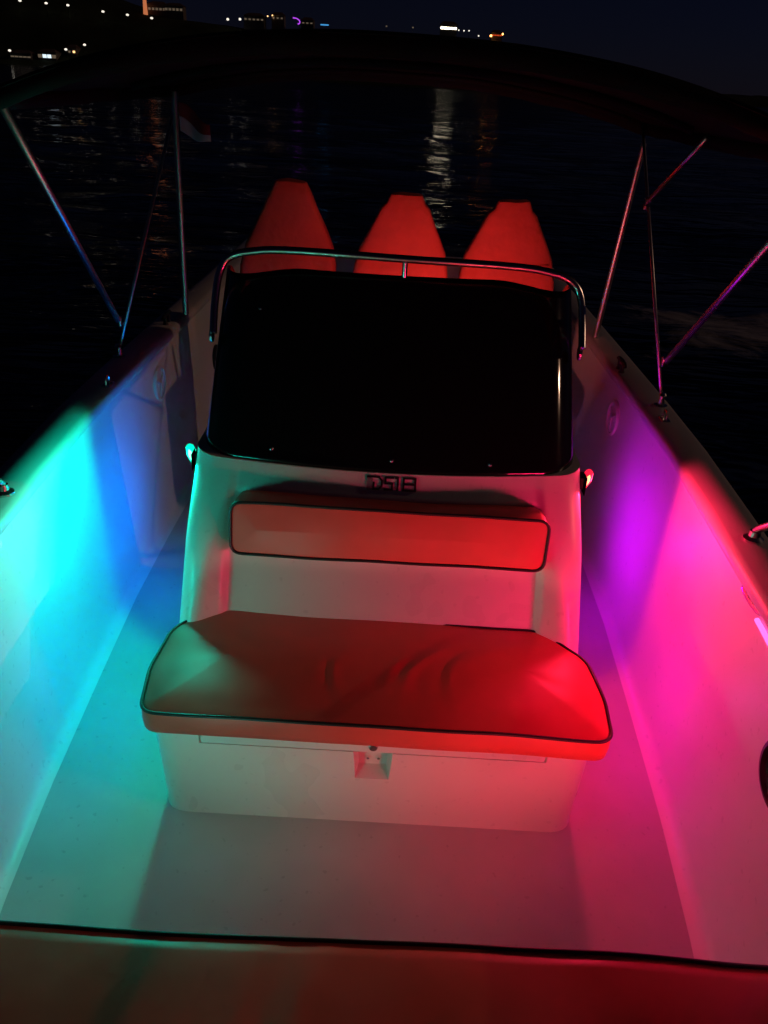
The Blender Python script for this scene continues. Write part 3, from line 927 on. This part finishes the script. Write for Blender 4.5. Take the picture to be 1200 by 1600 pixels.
# ------------------------------------------------------------------ lights on the far shore
def shore_spot(p400, up, y0=372, y1=446):
    """slide a point along its sight line until it stands `up` metres above the hillside"""
    best = None
    for i in range(150):
        y = y0 + (y1 - y0) * i / 149; k = y / 400
        x = p400[0] * k; z = 2 + (p400[1] - 2) * k
        d = abs(max(hill_h(x, y), -.3) - .45 + up - z)
        if best is None or d < best[0]: best = (d, x, y, z)
    _, x, y, z = best
    return x, y, z, max(hill_h(x, y) - .45, -1.2)

def street_lamp(p400, label, mat, w=.9, hgt=.6, group='lamps on the dark hillside'):
    x, y, z, gz_ = shore_spot(p400, 5)
    gz_ = min(gz_, z - 1)
    t = thing('street_lamp', label, 'lamp', (x, y, gz_), group)
    g = G(); g.tube([(x, y, gz_ - .5), (x, y, z - hgt / 2 - .05)], [.10, .06], 8); g.build('pole', M['black'], t)
    g = G(); g.lathe([(w * .3, -hgt / 2), (w / 2, -hgt * .2), (w / 2, hgt * .2), (w * .25, hgt / 2)], (x, y, z), (0, 0, 1), 12); g.build('lamp_head', mat, t)

def house(p400, w, hgt, label, lit, nwin=3, wallm='wall', win=(1.0, 1.0), up=None, lit_shift=0):
    x, y, z, gz_ = shore_spot(p400, hgt * .5 if up is None else up)
    zb = min(gz_, z - hgt * .5)
    t = thing('house', label, 'house', (x, y, zb))
    zt = z + hgt * .5
    g = G(); g.box((x - w / 2, y, zb - .5), (x + w / 2, y + 6, zt), 0); g.build('wall', M[wallm], t, smooth=False)
    g = G(); g.add([(x - w / 2 - .3, y - .3, zt), (x + w / 2 + .3, y - .3, zt), (x + w / 2 + .3, y + 6.3, zt), (x - w / 2 - .3, y + 6.3, zt), (x - w * .3, y + 3, zt + 1.3), (x + w * .3, y + 3, zt + 1.3)],
                   [[0, 1, 5, 4], [1, 2, 5], [2, 3, 4, 5], [3, 0, 4], [3, 2, 1, 0]]); g.build('roof', M['roof'], t, smooth=False)
    for k in range(nwin):
        cx = x + w * ((k + .5) / nwin - .5)
        g = G(); g.box((cx - win[0] / 2, y - .06, z - win[1] / 2), (cx + win[0] / 2, y - .01, z + win[1] / 2), 0)
        g.build('window', M[lit[k % len(lit)]], t, smooth=False)
    return t

WL = [((-172.0, 24.0), 'leftmost white lamp high on the dark hillside'), ((-160.6, 23.6), 'second white lamp from the left high on the hillside'), ((-151.1, 23.3), 'third white lamp from the left high on the hillside'),
      ((-135.9, 21.7), 'white lamp on the hillside left of the orange tower'), ((-125.2, 21.0), 'white lamp low beside the foot of the orange tower'), ((-114.6, 20.3), 'white lamp just right of and below the orange tower')]
for p, l in WL: street_lamp(p, l, M['lit_white'], 1.3, .8)
for p, l in [((-180.1, 4.8), 'white lamp near the shore at the far left edge'), ((-154.5, 6.5), 'white lamp near the shore right of the bright boathouse'), ((-145.8, 8.7), 'white lamp near the shore, rightmost of the low group')]:
    street_lamp(p, l, M['lit_white'], 1.2, .8, 'lamps near the shore')
for p, l in [((-81.0, 21.5), 'left lamp of the white pair on the middle ridge'), ((-75.6, 21.8), 'right lamp of the white pair on the middle ridge')]:
    street_lamp(p, l, M['lit_white'], 1.2, 1.0, 'lamps on the middle ridge')
for p, l in [((-63.4, 23.5), 'left of two small lamps on the ridge crest'), ((-61.3, 23.9), 'right of two small lamps on the ridge crest')]:
    street_lamp(p, l, M['lit_warm'], .7, .6, 'lamps on the middle ridge')
for p, l in [((20.6, 22.4), 'first of three small white lamps beside the floodlit hall'), ((22.9, 22.3), 'second of three small white lamps beside the floodlit hall'), ((25.1, 22.4), 'third of three small white lamps beside the floodlit hall'),
             ((29.5, 20.7), 'lone small white lamp below the orange lamps')]:
    street_lamp(p, l, M['lit_white'], .7, .6, 'lamps on the far headland')
for p, l in [((34.9, 21.0), 'left orange lamp on the far headland'), ((39.8, 21.9), 'right orange lamp on the far headland')]:
    street_lamp(p, l, M['lit_orange'], 1.1, .9, 'orange lamps on the far headland')
for p, l in [((-11.2, 22.3), 'faint lamp alone in the middle of the ridge'), ((.4, 22.4), 'faint lamp left of the floodlit hall')]:
    street_lamp(p, l, M['lit_dim'], .8, .6, 'faint lamps on the ridge')
house((-175.5, 2.6), 9, 2.6, 'dim low house on the shore at the far left', ['lit_dim', 'lit_dim', 'lit_dim', 'lit_dim', 'lit_dim'], 5, win=(1.4, .5))
house((-163.5, 3.4), 8, 3, 'brightly lit boathouse on the shore, brightest of the left lights', ['lit_dim', 'lit_cool', 'lit_cool', 'lit_dim'], 4, win=(1.7, 1.3))
house((-152.0, 5.7), 4, 3, 'small house with warm windows behind the shore lamps', ['lit_dim', 'lit_warm'], 2, win=(1.0, .8))
house((-112.0, 23.8), 9, 4, 'pale building at the foot of the orange tower', ['lit_dim'], 5, win=(1.1, 1.0))
house((-104.6, 24.0), 9, 3, 'pale low building right of the orange tower', ['lit_dim'], 5, win=(1.1, 1.0))
house((-69.5, 22.0), 10, 3, 'dim house right of the white lamp pair', ['lit_dim'], 5, win=(1.1, .7))
house((-59.0, 23.0), 6, 2.6, 'dim house under the two small ridge lamps', ['lit_dim'], 3, win=(.9, .7))
house((-46.0, 21.8), 6, 2.4, 'dim house right of the purple neon curve', ['lit_dim'], 3, win=(1.1, .5))
house((16.1, 22.9), 8, 3.4, 'floodlit hall on the far headland, brightest light on the ridge', ['lit_bright'], 5, win=(1.35, .9))
house((37.4, 21.3), 5, 2.0, 'low building glowing red between the orange lamps', ['lit_red'], 4, win=(1.0, .5))
# tower
x, y, z, g0 = shore_spot((-117.1, 22.0), 0.5)
t = thing('lit_tower', 'slender floodlit orange tower rising out of the picture top', 'tower', (x, y, g0))
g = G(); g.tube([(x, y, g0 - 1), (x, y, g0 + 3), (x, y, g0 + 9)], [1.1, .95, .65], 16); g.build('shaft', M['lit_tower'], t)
g = G(); g.tube([(x, y, g0 + 9), (x, y, g0 + 9.4), (x, y, g0 + 11), (x, y, g0 + 14)], [1.0, 1.0, .6, .05], 16); g.build('spire', M['roof'], t)
# purple neon curve and blue sign
x, y, z, g0 = shore_spot((-50.0, 22.4), 3)
t = thing('neon_arch', 'purple neon curve on the ridge', 'sign', (x, y, g0))
g = G(); g.tube(smooth_path([(x - 2.6, y, z + 1.2), (x - .6, y, z + .9), (x + .7, y, z), (x + .6, y, z - 1.0), (x - .2, y, z - 1.3)], 6), .26, 8); g.build('neon_tube', M['lit_purple'], t)
g = G(); g.tube([(x + .6, y + .1, g0 - .5), (x + .6, y + .1, z)], .1, 8); g.build('post', M['black'], t)
x, y, z, g0 = shore_spot((-38.4, 21.5), 2)
t = thing('blue_sign', 'flat blue lit sign right of the purple neon curve', 'sign', (x, y, g0))
g = G(); g.box((x - 2.0, y, z - .28), (x + 2.0, y + .2, z + .28), .05); g.build('panel', M['lit_blue'], t)
for s in (-1.5, 1.5):
    g = G(); g.tube([(x + s, y + .1, g0 - .5), (x + s, y + .1, z - .25)], .08, 8); g.build('post', M['black'], t)
